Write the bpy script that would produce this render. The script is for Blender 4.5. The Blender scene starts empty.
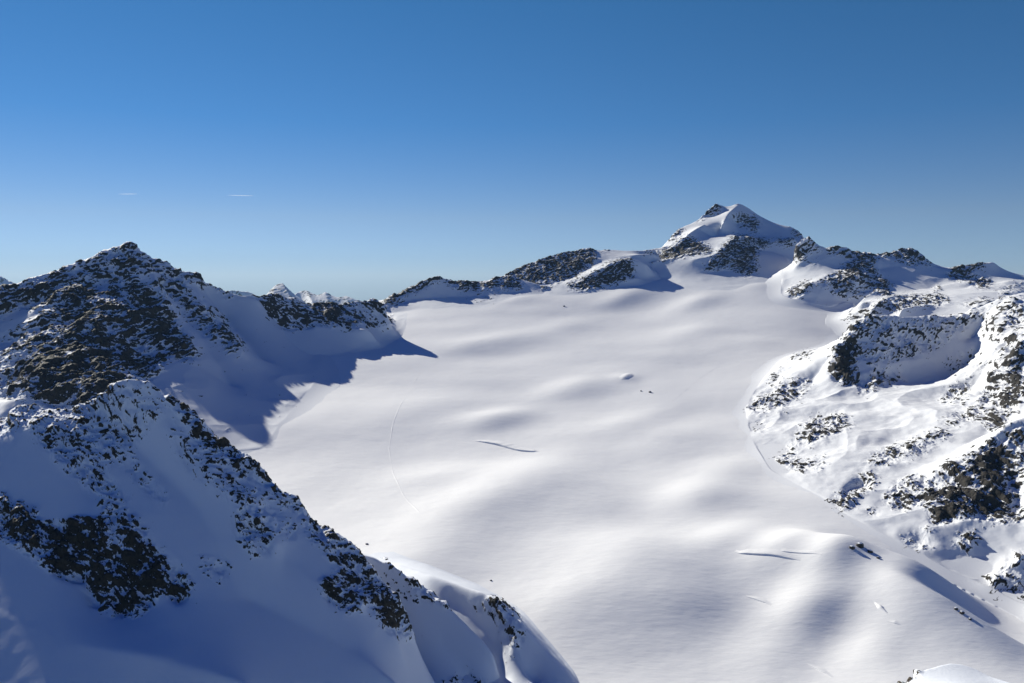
import bpy, math, random
import numpy as np

# ------------------------------------------------------------------ camera, sky, sun, exposure
W, H, F = 1024, 683, 804.0
PITCH = math.radians(-4.7)
SUN_AZ, SUN_EL = math.radians(-41.0), math.radians(26.0)     # azimuth from straight ahead, negative = left
scene = bpy.context.scene
cam = bpy.data.objects.new('camera', bpy.data.cameras.new('camera'))
scene.collection.objects.link(cam)
cam.location = (0, 0, 0)
cam.rotation_euler = (math.radians(90) + PITCH, 0, 0)
cam.data.sensor_width = 36.0
cam.data.lens = 36.0 * F / W
cam.data.clip_start = 1.0
cam.data.clip_end = 120000.0
scene.camera = cam

world = bpy.data.worlds.new('World'); scene.world = world; world.use_nodes = True
nt = world.node_tree
sky = nt.nodes.new('ShaderNodeTexSky'); sky.sky_type = 'NISHITA'; sky.sun_disc = False
sky.sun_elevation = SUN_EL; sky.sun_rotation = SUN_AZ
sky.altitude = 3400; sky.air_density = 1.0; sky.dust_density = 0.0; sky.ozone_density = 3.0
bg = nt.nodes['Background']; bg.inputs['Strength'].default_value = 0.05
tcw = nt.nodes.new('ShaderNodeTexCoord'); sxyz = nt.nodes.new('ShaderNodeSeparateXYZ'); nt.links.new(tcw.outputs['Generated'], sxyz.inputs[0])
rmp = nt.nodes.new('ShaderNodeValToRGB'); el = rmp.color_ramp.elements
el[0].position = 0.0; el[0].color = (0.77, 0.91, 1.26, 1); el[1].position = 1.0; el[1].color = (0.04, 0.21, 1.0, 1)
for pz, c in ((0.07, (0.90, 0.95, 1.09)), (0.18, (0.52, 0.94, 1.21)), (0.32, (0.46, 1.0, 1.26)), (0.45, (0.10, 0.38, 1.1))):
    e = el.new(pz); e.color = (*c, 1)
nt.links.new(sxyz.outputs[2], rmp.inputs[0])
mul = nt.nodes.new('ShaderNodeMix'); mul.data_type = 'RGBA'; mul.blend_type = 'MULTIPLY'; mul.inputs['Factor'].default_value = 1.0
nt.links.new(sky.outputs[0], mul.inputs[6]); nt.links.new(rmp.outputs[0], mul.inputs[7])
nt.links.new(mul.outputs[2], bg.inputs[0])

sd = bpy.data.lights.new('sun', 'SUN'); sd.energy = 5.0; sd.angle = math.radians(0.5); sd.color = (1.0, 0.955, 0.83)
sun = bpy.data.objects.new('sun', sd); scene.collection.objects.link(sun)
sun.rotation_euler = (math.radians(90) - SUN_EL, 0, math.pi - SUN_AZ)
scene.view_settings.view_transform = 'Standard'; scene.view_settings.look = 'None'
scene.view_settings.gamma = 1.0; scene.view_settings.exposure = 0.40
scene.view_settings.use_curve_mapping = False
scene.cycles.max_bounces = 6; scene.cycles.diffuse_bounces = 1

# ------------------------------------------------------------------ numeric helpers
CP, SP = math.cos(PITCH), math.sin(PITCH)
def P(px, py, Y):                     # a point seen at px, py that stands Y metres ahead -> world
    a = (px - W/2) / F; b = (H/2 - py) / F
    dy = CP - b*SP; dz = SP + b*CP
    return (a/dy*Y, Y, dz/dy*Y)
def proj(x, y, z):                    # world -> photograph pixel (used to find where rock shows)
    d = y*CP + z*SP; v = -y*SP + z*CP
    return W/2 + F*x/d, H/2 - F*v/d

def _hash(ix, iy, iz, seed):
    h = (ix*np.uint32(374761393) + iy*np.uint32(668265263) + iz*np.uint32(2147483647) + np.uint32(seed*1013904223 & 0xffffffff))
    h = (h ^ (h >> np.uint32(13))) * np.uint32(1274126177)
    h = h ^ (h >> np.uint32(16))
    h = h * np.uint32(2246822519); return h ^ (h >> np.uint32(15))
def noise3(x, y, z, seed=0):
    xi = np.floor(x); yi = np.floor(y); zi = np.floor(z)
    fx = (x-xi).astype(np.float32); fy = (y-yi).astype(np.float32); fz = (z-zi).astype(np.float32)
    xi = xi.astype(np.int64).astype(np.uint32); yi = yi.astype(np.int64).astype(np.uint32); zi = zi.astype(np.int64).astype(np.uint32)
    ux = fx*fx*fx*(fx*(fx*6-15)+10); uy = fy*fy*fy*(fy*(fy*6-15)+10); uz = fz*fz*fz*(fz*(fz*6-15)+10)
    def g(dx, dy, dz):
        h = _hash(xi+np.uint32(dx), yi+np.uint32(dy), zi+np.uint32(dz), seed)
        a = (h & np.uint32(1023)).astype(np.float32)/511.5-1; b = ((h >> np.uint32(10)) & np.uint32(1023)).astype(np.float32)/511.5-1
        c = ((h >> np.uint32(20)) & np.uint32(1023)).astype(np.float32)/511.5-1
        return a*(fx-dx)+b*(fy-dy)+c*(fz-dz)
    def lerp(a, b, t): return a+(b-a)*t
    r = lerp(lerp(lerp(g(0,0,0), g(1,0,0), ux), lerp(g(0,1,0), g(1,1,0), ux), uy),
             lerp(lerp(g(0,0,1), g(1,0,1), ux), lerp(g(0,1,1), g(1,1,1), ux), uy), uz)
    return r*1.25
def fbm(x, y, z, scale, octs, seed=0, gain=0.5, ridged=False):
    s = np.zeros(x.shape, np.float32); a = 1.0; t = 0
    k = 1.0/scale
    for o in range(octs):
        n = noise3(x*k+o*17.3, y*k+o*9.1, z*k+o*5.7, seed+o)
        if ridged: n = 1-2.2*np.abs(n)
        s += a*n; t += a; a *= gain; k *= 2.03
    return s/t
def gauss1(n):
    r = int(max(1, math.ceil(3*n))); k = np.exp(-0.5*(np.arange(-r, r+1)/max(n, 1e-3))**2); return k/k.sum()
def blur(a, s0, s1=None):
    s1 = s0 if s1 is None else s1
    for ax, s in ((0, s0), (1, s1)):
        if s <= 0: continue
        k = gauss1(s); r = len(k)//2
        pad = [(0, 0), (0, 0)]; pad[ax] = (r, r); b = np.pad(a, pad, mode='edge'); o = np.zeros_like(a, dtype=np.float64)
        n = a.shape[ax]
        for i, w in enumerate(k):
            o += w*(b[i:i+n, :] if ax == 0 else b[:, i:i+n])
        a = o
    return a
def bilin(a, r, c):
    r = np.clip(r, 0, a.shape[0]-1.001); c = np.clip(c, 0, a.shape[1]-1.001)
    i = r.astype(int); j = c.astype(int); fr = r-i; fc = c-j
    return (a[i, j]*(1-fr)+a[i+1, j]*fr)*(1-fc)+(a[i, j+1]*(1-fr)+a[i+1, j+1]*fr)*fc
def inpoly(x, y, poly):
    r = np.zeros(np.shape(x), bool); n = len(poly); j = n-1
    for i in range(n):
        xi, yi = poly[i]; xj, yj = poly[j]
        if yi != yj:
            r ^= ((yi > y) != (yj > y)) & (x < (xj-xi)*(y-yi)/(yj-yi)+xi)
        j = i
    return r
def relax(z, fix, iters):
    rr, cc = np.indices(z.shape); red = ((rr+cc) & 1) == 0
    masks = [red & ~fix, (~red) & ~fix]
    for _ in range(iters):
        for m in masks:
            p = np.pad(z, 1, mode='edge')
            av = (p[:-2, 1:-1]+p[2:, 1:-1]+p[1:-1, :-2]+p[1:-1, 2:])/4
            z[m] += 1.6*(av[m]-z[m])
    return z
def solve(zc, wt):                    # fill a grid smoothly between its fixed cells
    if min(zc.shape) <= 6 or zc.size < 400:
        z = np.full(zc.shape, (zc*wt).sum()/max(wt.sum(), 1)); fix = wt > 0; z[fix] = zc[fix]
        return relax(z, fix, 200)
    h, w = zc.shape; H2, W2 = (h+1)//2, (w+1)//2
    a = np.zeros((H2*2, W2*2)); b = np.zeros((H2*2, W2*2)); a[:h, :w] = zc*wt; b[:h, :w] = wt
    a = a.reshape(H2, 2, W2, 2).sum((1, 3)); b = b.reshape(H2, 2, W2, 2).sum((1, 3))
    c = solve(np.where(b > 0, a/np.maximum(b, 1), 0), (b > 0).astype(float))
    r, q = np.indices((h, w)); z = bilin(c, (r-0.5)/2, (q-0.5)/2)
    fix = wt > 0; z[fix] = zc[fix]
    return relax(z, fix, 60)

class Field:                          # heights on a grid of bearing (x/Y) and log distance
    def __init__(s, u0, u1, Y0, Y1, du, dw):
        s.u0, s.w0, s.du, s.dw = u0, math.log(Y0), du, dw
        s.nu = int((u1-u0)/du)+2; s.nw = int((math.log(Y1)-s.w0)/dw)+2
        s.zs = np.zeros((s.nw, s.nu)); s.ct = np.zeros((s.nw, s.nu))
    def rc(s, x, y): return (np.log(np.maximum(y, 1))-s.w0)/s.dw, (x/y-s.u0)/s.du
    def xy(s):
        r, c = np.indices((s.nw, s.nu)); Y = np.exp(s.w0+r*s.dw); return (s.u0+c*s.du)*Y, Y
    def line(s, pts, strong=True):
        for (a, b) in zip(pts[:-1], pts[1:]):
            ra, ca = s.rc(a[0], a[1]); rb, cb = s.rc(b[0], b[1]); n = int(max(abs(ra-rb), abs(ca-cb))*1.5)+1
            for i in range(n+1):
                t = i/n; s.point(ra+(rb-ra)*t, ca+(cb-ca)*t, a[2]+(b[2]-a[2])*t)
    def point(s, r, c, z):
        i, j = int(round(r)), int(round(c))
        if 0 <= i < s.nw and 0 <= j < s.nu: s.zs[i, j] += z; s.ct[i, j] += 1
    def finish(s, sm):
        zc = np.where(s.ct > 0, s.zs/np.maximum(s.ct, 1), 0)
        s.z = blur(solve(zc, (s.ct > 0).astype(float)), sm)
    def at(s, x, y):
        r, c = s.rc(x, y); return bilin(s.z, np.atleast_1d(r), np.atleast_1d(c))

# ------------------------------------------------------------------ object helpers
def tag(o, label=None, cat=None, group=None, kind=None):
    if label: o['label'] = label
    if cat: o['category'] = cat
    if group: o['group'] = group
    if kind: o['kind'] = kind
    return o
def mesh_obj(name, V, Fc, mat, parent=None, attrs=None, smooth=True):
    me = bpy.data.meshes.new(name); V = np.asarray(V, np.float32); Fc = np.asarray(Fc, np.int32); k = Fc.shape[1]
    me.vertices.add(len(V)); me.vertices.foreach_set('co', V.ravel())
    me.loops.add(Fc.size); me.loops.foreach_set('vertex_index', Fc.ravel())
    me.polygons.add(len(Fc)); me.polygons.foreach_set('loop_start', np.arange(0, Fc.size, k, dtype=np.int32))
    me.polygons.foreach_set('loop_total', np.full(len(Fc), k, np.int32))
    for n, a in (attrs or {}).items():
        at = me.attributes.new(n, 'FLOAT', 'POINT'); at.data.foreach_set('value', np.asarray(a, np.float32))
    me.update(calc_edges=True); me.validate()
    me.polygons.foreach_set('use_smooth', np.full(len(me.polygons), smooth))
    me.materials.append(mat)
    o = bpy.data.objects.new(name, me); scene.collection.objects.link(o)
    if parent: o.parent = parent
    return o

# ------------------------------------------------------------------ materials
def terrain_mat(name, rock_a, rock_b, fine=6.0, snow=(0.80, 0.84, 0.90), bump=0.6):
    m = bpy.data.materials.new(name); m.use_nodes = True; n = m.node_tree; N = n.nodes; L = n.links
    b = N['Principled BSDF']
    tc = N.new('ShaderNodeTexCoord')
    at = N.new('ShaderNodeAttribute'); at.attribute_name = 'rock'
    n1 = N.new('ShaderNodeTexNoise'); n1.inputs['Scale'].default_value = 1.0/fine; n1.inputs['Detail'].default_value = 6; n1.inputs['Roughness'].default_value = 0.65
    L.new(tc.outputs['Object'], n1.inputs['Vector'])
    ma = N.new('ShaderNodeMath'); ma.operation = 'MULTIPLY_ADD'; ma.inputs[1].default_value = 0.85; ma.inputs[2].default_value = -0.425
    L.new(n1.outputs['Fac'], ma.inputs[0])
    ad = N.new('ShaderNodeMath'); ad.operation = 'ADD'; L.new(at.outputs['Fac'], ad.inputs[0]); L.new(ma.outputs[0], ad.inputs[1])
    th = N.new('ShaderNodeMapRange'); th.inputs['From Min'].default_value = -0.03; th.inputs['From Max'].default_value = 0.05
    L.new(ad.outputs[0], th.inputs['Value'])
    n2 = N.new('ShaderNodeTexNoise'); n2.inputs['Scale'].default_value = 1.0/(fine*3); n2.inputs['Detail'].default_value = 8; n2.inputs['Roughness'].default_value = 0.7
    L.new(tc.outputs['Object'], n2.inputs['Vector'])
    cr = N.new('ShaderNodeValToRGB'); e = cr.color_ramp.elements
    e[0].position = 0.35; e[0].color = (*rock_a, 1); e[1].position = 0.68; e[1].color = (*rock_b, 1)
    L.new(n2.outputs['Fac'], cr.inputs[0])
    mx = N.new('ShaderNodeMix'); mx.data_type = 'RGBA'; L.new(th.outputs[0], mx.inputs['Factor'])
    mx.inputs[6].default_value = (*snow, 1); L.new(cr.outputs[0], mx.inputs[7])
    L.new(mx.outputs[2], b.inputs['Base Color'])
    b.inputs['Roughness'].default_value = 0.75; b.inputs['Specular IOR Level'].default_value = 0.2
    bp = N.new('ShaderNodeBump'); bp.inputs['Strength'].default_value = 1.0
    bd = N.new('ShaderNodeMath'); bd.operation = 'MULTIPLY_ADD'; bd.inputs[1].default_value = bump*fine; bd.inputs[2].default_value = bump*0.25
    L.new(th.outputs[0], bd.inputs[0]); L.new(bd.outputs[0], bp.inputs['Distance'])
    L.new(n1.outputs['Fac'], bp.inputs['Height']); L.new(bp.outputs[0], b.inputs['Normal'])
    return m
M_MID = terrain_mat('rock_and_snow_mid', (0.012, 0.012, 0.011), (0.050, 0.042, 0.034), 5.0, snow=(0.80, 0.82, 0.85))
M_FAR = terrain_mat('rock_and_snow_far', (0.016, 0.015, 0.017), (0.060, 0.051, 0.045), 8.0, snow=(0.82, 0.84, 0.865))
M_NEAR = terrain_mat('rock_and_snow_near', (0.012, 0.012, 0.009), (0.065, 0.051, 0.033), 2.5)

def snow_mat(name):
    m = bpy.data.materials.new(name); m.use_nodes = True; n = m.node_tree; N = n.nodes; L = n.links
    b = N['Principled BSDF']; b.inputs['Roughness'].default_value = 0.6; b.inputs['Specular IOR Level'].default_value = 0.25
    tc = N.new('ShaderNodeTexCoord')
    mp = N.new('ShaderNodeMapping'); mp.inputs['Rotation'].default_value = (0, 0, math.radians(25)); mp.inputs['Scale'].default_value = (1/30, 1/9, 1/15)
    L.new(tc.outputs['Object'], mp.inputs[0])
    n1 = N.new('ShaderNodeTexNoise'); n1.inputs['Scale'].default_value = 1; n1.inputs['Detail'].default_value = 7; n1.inputs['Roughness'].default_value = 0.62
    L.new(mp.outputs[0], n1.inputs['Vector'])
    bp = N.new('ShaderNodeBump'); bp.inputs['Strength'].default_value = 1.0; bp.inputs['Distance'].default_value = 0.55
    L.new(n1.outputs['Fac'], bp.inputs['Height']); L.new(bp.outputs[0], b.inputs['Normal'])
    cr = N.new('ShaderNodeValToRGB'); e = cr.color_ramp.elements
    e[0].position = 0.3; e[0].color = (0.87, 0.88, 0.885, 1); e[1].position = 0.7; e[1].color = (0.90, 0.905, 0.91, 1)
    L.new(n1.outputs['Fac'], cr.inputs[0]); L.new(cr.outputs[0], b.inputs['Base Color'])
    return m
M_SNOW = snow_mat('glacier_snow')

# ------------------------------------------------------------------ the glacier: base surface G
G = Field(-0.95, 0.95, 620, 9000, 0.0040, 0.0055)
gp = [  # photograph px, py, distance
 (512,683,1233),(512,620,1420),(512,560,1643),(512,500,1961),(512,450,2340),(512,400,2850),(512,350,3500),(512,320,4000),(512,305,4280),
 (330,520,1850),(300,470,2150),(250,430,2420),(300,375,3100),(300,345,3430),(380,345,3560),(400,400,2820),(400,460,2250),(420,320,4030),(430,303,4330),
 (480,303,4330),(560,297,4430),(620,292,4480),
 (650,600,1480),(650,520,1830),(650,450,2330),(650,400,2830),(650,350,3480),(650,310,4200),(640,282,4620),(700,285,4560),(740,283,4600),
 (760,340,3580),(720,420,2600),(760,480,2060),(800,320,3900),(800,295,4350),(790,272,4720),
 (740,550,1650),(740,620,1412),(740,683,1240),(820,520,1790),(850,560,1600),(860,620,1410),(900,683,1205),(940,570,1600),(1000,620,1450),(1024,683,1200),
 (1100,660,1280),(900,520,1780)]
ctl = [P(*p) for p in gp]
for (u, Y, z) in [(-.9,700,-640),(-.5,700,-650),(0,700,-690),(.5,700,-700),(.9,700,-700),(0,1000,-650),(-.3,1000,-630),(-.3,1400,-610),(-.6,1400,-610),
                  (-.6,2200,-560),(-.85,2600,-600),(.9,1400,-600),(.9,2500,-450),(.6,2600,-430),(.6,3600,-320),(.45,3600,-320),(.5,4400,-190),(.9,4400,-250),
                  (-.3,4100,-330),(-.6,3600,-500),(-.9,3600,-700),(-.13,4900,-120),(-.05,5000,-90),(.05,5100,-90),(.15,5200,-60),(.25,5300,-60),(.4,5200,-90),(.6,5200,-150)]:
    ctl.append((u*Y, Y, z))
for Y, z in ((6500, -600), (8900, -1150)):
    ctl += [(u*Y, Y, z) for u in (-.9, -.5, -.1, .3, .7, .95)]
ctl = np.array(ctl); cx, cy, cz = ctl[:, 0]/1000, ctl[:, 1]/1000, ctl[:, 2]
def tps(r2): return np.where(r2 > 0, r2*np.log(np.maximum(r2, 1e-12)), 0)
n_ = len(cx); K = tps((cx[:, None]-cx)**2+(cy[:, None]-cy)**2)+np.eye(n_)*0.02; Q = np.stack([np.ones(n_), cx, cy], 1)
sol = np.linalg.solve(np.block([[K, Q], [Q.T, np.zeros((3, 3))]]), np.concatenate([cz, np.zeros(3)]))
gx, gy = G.xy(); G.z = sol[n_]+sol[n_+1]*gx/1000+sol[n_+2]*gy/1000
for i in range(n_): G.z = G.z+sol[i]*tps((gx/1000-cx[i])**2+(gy/1000-cy[i])**2)
# snow swells: px, py, height, half-length across, half-length along the sun
swells = [(500,420,17,150,80),(575,390,16,190,100),(625,380,9,50,45),(440,480,9,180,100),(545,470,9,200,110),(590,515,12,190,110),(470,515,10,200,110),
 (700,500,22,130,90),(735,545,16,120,70),(625,560,12,120,100),(560,610,7,110,90),(785,557,26,115,58),(810,617,18,85,58),(850,650,-8,95,65),(520,495,30,260,160),(640,585,26,210,140),(430,560,14,200,120),(832,570,20,80,50),(690,610,9,110,80),
 (770,660,7,90,60),(905,600,10,70,50),(480,345,12,260,110),(560,330,12,260,110),(690,335,13,280,120),(757,288,14,150,100),(830,288,30,260,130),(700,302,16,220,90),
 (420,410,7,170,120),(670,445,10,170,110),(560,560,8,160,90),(870,655,10,80,50),(620,300,14,200,80),(960,625,6,60,50),(520,300,12,200,90),(640,420,10,160,80),(730,470,10,130,80)]
SX, SY = math.sin(SUN_AZ), math.cos(SUN_AZ)
add = np.zeros_like(gx)
for (a, b, h, l1, l2) in swells:
    for Y in np.arange(1000, 6000, 10.0):
        x, y, z = P(a, b, Y)
        if z < G.at(x, y)[0]: break
    dx, dy = gx-x, gy-y; s = dx*SX+dy*SY; t = dx*SY-dy*SX
    add += h*np.exp(-(t/l1)**2-(s/l2)**2)
def bank(p0, p1, hgt, half, wl, wr):      # snow bank: gentle on its left, steep on its lee (right) side
    pts = []
    for (a, b) in (p0, p1):
        for Y in np.arange(1000, 3000, 5.0):
            x, y, z = P(a, b, Y)
            if z < G.at(x, y)[0]: break
        pts.append((x, y))
    (ax, ay), (bx, by) = pts; l = math.hypot(bx-ax, by-ay); ex, ey = (bx-ax)/l, (by-ay)/l
    mx, my = (ax+bx)/2, (ay+by)/2; t = (gx-mx)*ex+(gy-my)*ey; d = -(gx-mx)*ey+(gy-my)*ex     # d > 0: right hand (+x) side
    d = d-18*np.sin(t/95)
    return hgt*np.exp(-np.abs(t/(l*half))**2.6)*np.exp(-(d/np.where(d > 0, wr, wl))**2)
banks = bank((838,553), (955,610), 54, .66, 190, 46)+bank((905,608), (1015,657), 34, .62, 120, 28)
zz = np.zeros_like(gx)
add += 16*fbm(gx, gy*1.4, zz, 560, 2, 5) + 1.3*fbm(gx, gy*1.4, zz, 120, 2, 9)
G.z = G.z + add + banks

def on_g(px, py):
    Ys = np.geomspace(700, 6000, 700); a = np.array([P(px, py, Y) for Y in Ys]); g = G.at(a[:, 0], a[:, 1]); k = np.nonzero(a[:, 2] < g)[0]
    i = k[0] if len(k) else -1
    return (a[i, 0], a[i, 1], g[i])
def back(px, Y):
    x = (px-W/2)/F*Y; return (x, Y, G.at(x, Y)[0])

DEBUG = False
if DEBUG:
    for p in gp: print(p, round(on_g(p[0],p[1])[1]), end='; ')
# ------------------------------------------------------------------ mountains
def mountain(name, label, cat, foot, lines, rocks, mat, du, dw, amp=14, scale=70, aniso=(1, .5, .5), tilt=0.5, sm=1.0, base_rock=0.0,
             parts=(), ground=True, seed=1, far=None, fine_w=0.45, ledge=0.8, dip=35, lift=0, wild=0.0, fillet=3, fade=.8, snow_rough=1.0, soft=2.5, coarse=3.0, rough=0.35):
    if far: lines = [[(a, b, far(c)) for (a, b, c) in l] for l in lines]
    ft = [on_g(*p) if len(p) == 2 else (back(p[1], p[2]) if p[0] == 'b' else (p[1]*p[2], p[2], p[3])) for p in foot]
    L3 = []; ncl = 0
    for l in lines:
        q3 = []
        for p in l:
            if ground and 0 < p[1] < H+80:
                yg = on_g(p[0], p[1])[1]
                kk = 0.989
                if lift:
                    fp = [f for f in foot if len(f) == 2]; dm = 1e9
                    for (ax, ay), (bx, by) in zip(fp[:-1], fp[1:]):
                        t = min(1, max(0, ((p[0]-ax)*(bx-ax)+(p[1]-ay)*(by-ay))/((bx-ax)**2+(by-ay)**2))); dm = min(dm, math.hypot(p[0]-ax-t*(bx-ax), p[1]-ay-t*(by-ay)))
                    kk = 1-0.004-lift*(dm/100)**1.2
                if lift and yg < 5900 and dm < 30 and p[1] > 372: p = (p[0], p[1], max(p[2], yg*(1-0.004-0.16*dm/100)))
                if yg < 5900 and p[2] > yg*kk: p = (p[0], p[1], yg*kk); ncl += 1
            q3.append(P(*p))
        L3.append(q3)
    if DEBUG: print(name, 'clamped', ncl)
    allp = ft+[p for l in L3 for p in l]
    us = [p[0]/p[1] for p in allp]; Ys = [p[1] for p in allp]
    m = 0.012+0.006*fillet*ground; g_ = 0.012+0.006*fillet*ground
    A = Field(min(us)-m, max(us)+m, min(Ys)*(1-g_), max(Ys)*(1+g_), du*coarse, dw*coarse)
    x, y = A.xy()
    pr = [(math.log(p[1]), p[0]/p[1]) for p in ft]
    out = ~inpoly(np.log(y), x/y, pr)
    if ground:
        A.zs[out] = (G.at(x.ravel(), y.ravel()).reshape(x.shape)-7)[out]; A.ct[out] = 1
    for l in L3:
        if len(l) == 1: r, q = A.rc(l[0][0], l[0][1]); A.point(r, q, l[0][2])
        else: A.line(l)
    A.line(ft+[ft[0]])
    A.finish(sm)
    if ground and fillet:                 # round the junction with the glacier
        gz = G.at(x.ravel(), y.ravel()).reshape(x.shape); iw = blur((~out).astype(float), fillet)
        zb = blur(np.where(out, gz-.3, A.z), fillet); w = np.clip(1-(iw-0.5)*2.0, 0, 1); w = w*w*(3-2*w)
        A.z = np.where(~out, w*zb+(1-w)*A.z, np.where(iw > 0.03, zb-1.2*(0.5-iw)*2, gz-7))
    # fine grid
    B = Field(A.u0, A.u0+(A.nu-2)*A.du, math.exp(A.w0), math.exp(A.w0+(A.nw-2)*A.dw), du, dw)
    X, Y = B.xy(); r, c = A.rc(X, Y); Z = blur(bilin(A.z, r, c), coarse*0.55, coarse*0.55)
    inside = blur((~out).astype(float), fade); ins = np.clip(bilin(inside, r, c)*2-1, 0, 1)**0.6
    # where the photograph shows rock
    pad = 80; D = np.full((H+2*pad, W+2*pad), base_rock)
    yy, xx = np.indices(D.shape); xx = xx-pad+.5; yy = yy-pad+.5
    for poly, d in rocks:
        D[inpoly(xx, yy, poly)] = d
    D = blur(D, soft)
    px, py = proj(X, Y, Z)
    dens = bilin(D, py+pad, px+pad)
    # normals of the smooth form
    Yr = np.gradient(Y, axis=0); Zr = np.gradient(Z, axis=0); Xr = np.gradient(X, axis=0)
    Xc = np.gradient(X, axis=1); Zc = np.gradient(Z, axis=1)
    zx = Zc/Xc; zy = (Zr-zx*Xr)/Yr
    ln = np.sqrt(1+zx*zx+zy*zy); nx, ny, nz = -zx/ln, -zy/ln, 1/ln
    ax, ay, az = aniso
    wx = 0.3*scale*fbm(X, Y, Z, scale*1.5, 2, seed+50); wy = 0.3*scale*fbm(X, Y, Z, scale*1.5, 2, seed+60)
    QX, QY, QZ = (X+wx+tilt*Z)*ax, (Y+wy)*ay, (Z+wx)*az
    ca, sa = math.cos(math.radians(dip)), math.sin(math.radians(dip))
    BA, BC = (X+wx)*ca+(Z+wy)*sa, -(X+wx)*sa+(Z+wy)*ca          # along and across the bedding
    R = 0.5*fbm(QX, QY, QZ, scale, 4, seed, 0.5, True)+0.5*fbm(BA*0.45, QY, BC, scale*0.8, 4, seed+13, 0.5, True)
    S = fbm(BA*0.4, (Y+wy)*0.5, BC, scale*0.18, 4, seed+20, 0.7)
    R = (R-R.mean())/R.std(); S = (S-S.mean())/S.std()
    R0 = 0.6*fbm(QX, QY, QZ, scale*2.3, 3, seed+90, 0.45, True)+0.6*fbm(BA*0.42, QY, BC, scale*1.9, 3, seed+95, 0.5, True); R0 = (R0-R0.mean())/R0.std()
    cd_ = np.clip(dens*2.5, 0, 1); body = amp*(0.5*R0+0.34*R+0.07*S)*cd_
    if wild:
        Wd = fbm(BA*0.35, Y*.7, BC, scale*4.5, 2, seed+77, 0.4, True); body = body+amp*wild*(Wd-Wd.mean())/Wd.std()*(1-0.5*cd_)
    body = body+snow_rough*(2.6*fbm(X, Y, Z, 150, 2, seed+7)+0.9*fbm(X, Y, Z, 45, 2, seed+9)+0.12*fbm(X, Y, Z, 12, 2, seed+8))
    # snow lies on ledges, rock shows on the steep risers of the broken surface
    X1, Y1, Z1 = X+nx*amp*(0.34*R+0.3*R0+.1*S)*.8, Y+ny*amp*(0.34*R+.3*R0+.1*S)*.8, Z+nz*amp*(0.34*R+.3*R0+.1*S)
    def nzof(A, B_, C):
        ar, br, cr = (np.gradient(q, axis=0) for q in (A, B_, C)); ac, bc, cc = (np.gradient(q, axis=1) for q in (A, B_, C))
        n3 = ac*br-bc*ar; return n3/np.sqrt((bc*cr-cc*br)**2+(cc*ar-ac*cr)**2+n3**2+1e-9)
    steep = nz-nzof(X1, Y1, Z1); steep = steep/(steep.std()+1e-6); steep = np.clip(steep-steep.mean(), -2.5, 2.5)
    n = (1-fine_w)*R+(0.4+fine_w)*S+ledge*steep; n = (n-n.mean())/n.std()
    # density d shows rock over about d of the area
    thr = np.interp(dens, [0, .02, .1, .25, .5, .75, .9, 1.0], [4, 2.3, 1.35, .72, .08, -.55, -1.1, -2.6])
    rock = np.clip((n-thr)*0.25, -1, 1)
    disp = body+amp*0.13*np.clip(n-thr, -.5, 1.2)
    disp = disp*ins
    if ground: disp = np.maximum(disp, -0.65*np.maximum(Z-G.at(X.ravel(), Y.ravel()).reshape(X.shape), 0))
    X2 = X+nx*disp*0.8; Y2 = Y+ny*disp*0.8; Z2 = Z+nz*disp*1.0
    keep = np.ones(X.shape, bool)
    if ground:
        keep = (Z2 > G.at(X.ravel(), Y.ravel()).reshape(X.shape)-3.0) | (ins > 0.02)
    else:
        keep = ins > 0
    nr, nc = X.shape
    ids = np.arange(nr*nc).reshape(nr, nc)
    q = np.stack([ids[:-1, :-1], ids[:-1, 1:], ids[1:, 1:], ids[1:, :-1]], -1)
    kf = keep[:-1, :-1] & keep[:-1, 1:] & keep[1:, 1:] & keep[1:, :-1]
    V = np.stack([X2, Y2, Z2], -1).reshape(-1, 3); ra = rock.ravel()
    pid = np.zeros(kf.shape, int)
    jx = px+3*fbm(X, Y, Z, 40, 3, seed+31)*2; jy = py+3*fbm(X, Y, Z, 40, 3, seed+33)*2
    for k, (pn, pl, poly) in enumerate(parts):
        mk = inpoly(jx, jy, poly); pid[mk[:-1, :-1]] = k+1
    root = None
    for k in range(len(parts)+1):
        f = q[kf & (pid == k)]
        if len(f) == 0: continue
        u, inv = np.unique(f, return_inverse=True)
        o = mesh_obj(name if k == 0 else parts[k-1][0], V[u], inv.reshape(-1, 4), mat, root, {'rock': ra[u]})
        if k == 0: root = o; tag(o, label, cat, kind='structure')
        elif parts[k-1][1]: o['label'] = parts[k-1][1]
    if DEBUG: print(name, X.shape, 'ins', ins.mean().round(2), 'Yfoot', [int(p[1]) for p in ft])
    return root

# --- glacier mesh itself
def glacier():
    du, dw = 0.0016, 0.0022
    B = Field(-0.9, 0.9, 650, 8800, du, dw); X, Y = B.xy(); r, c = G.rc(X, Y); Z = blur(bilin(G.z, r, c), 2.5)
    Z += 0.5*fbm(X, Y*1.4, Z*0, 45, 3, 77)
    ids = np.arange(X.size).reshape(X.shape)
    q = np.stack([ids[:-1, :-1], ids[:-1, 1:], ids[1:, 1:], ids[1:, :-1]], -1).reshape(-1, 4)
    o = mesh_obj('glacier', np.stack([X, Y, Z], -1).reshape(-1, 3), q, M_SNOW)
    tag(o, 'broad smooth white glacier filling the basin between the rocky ridges', 'glacier', kind='structure')
glacier()

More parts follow.
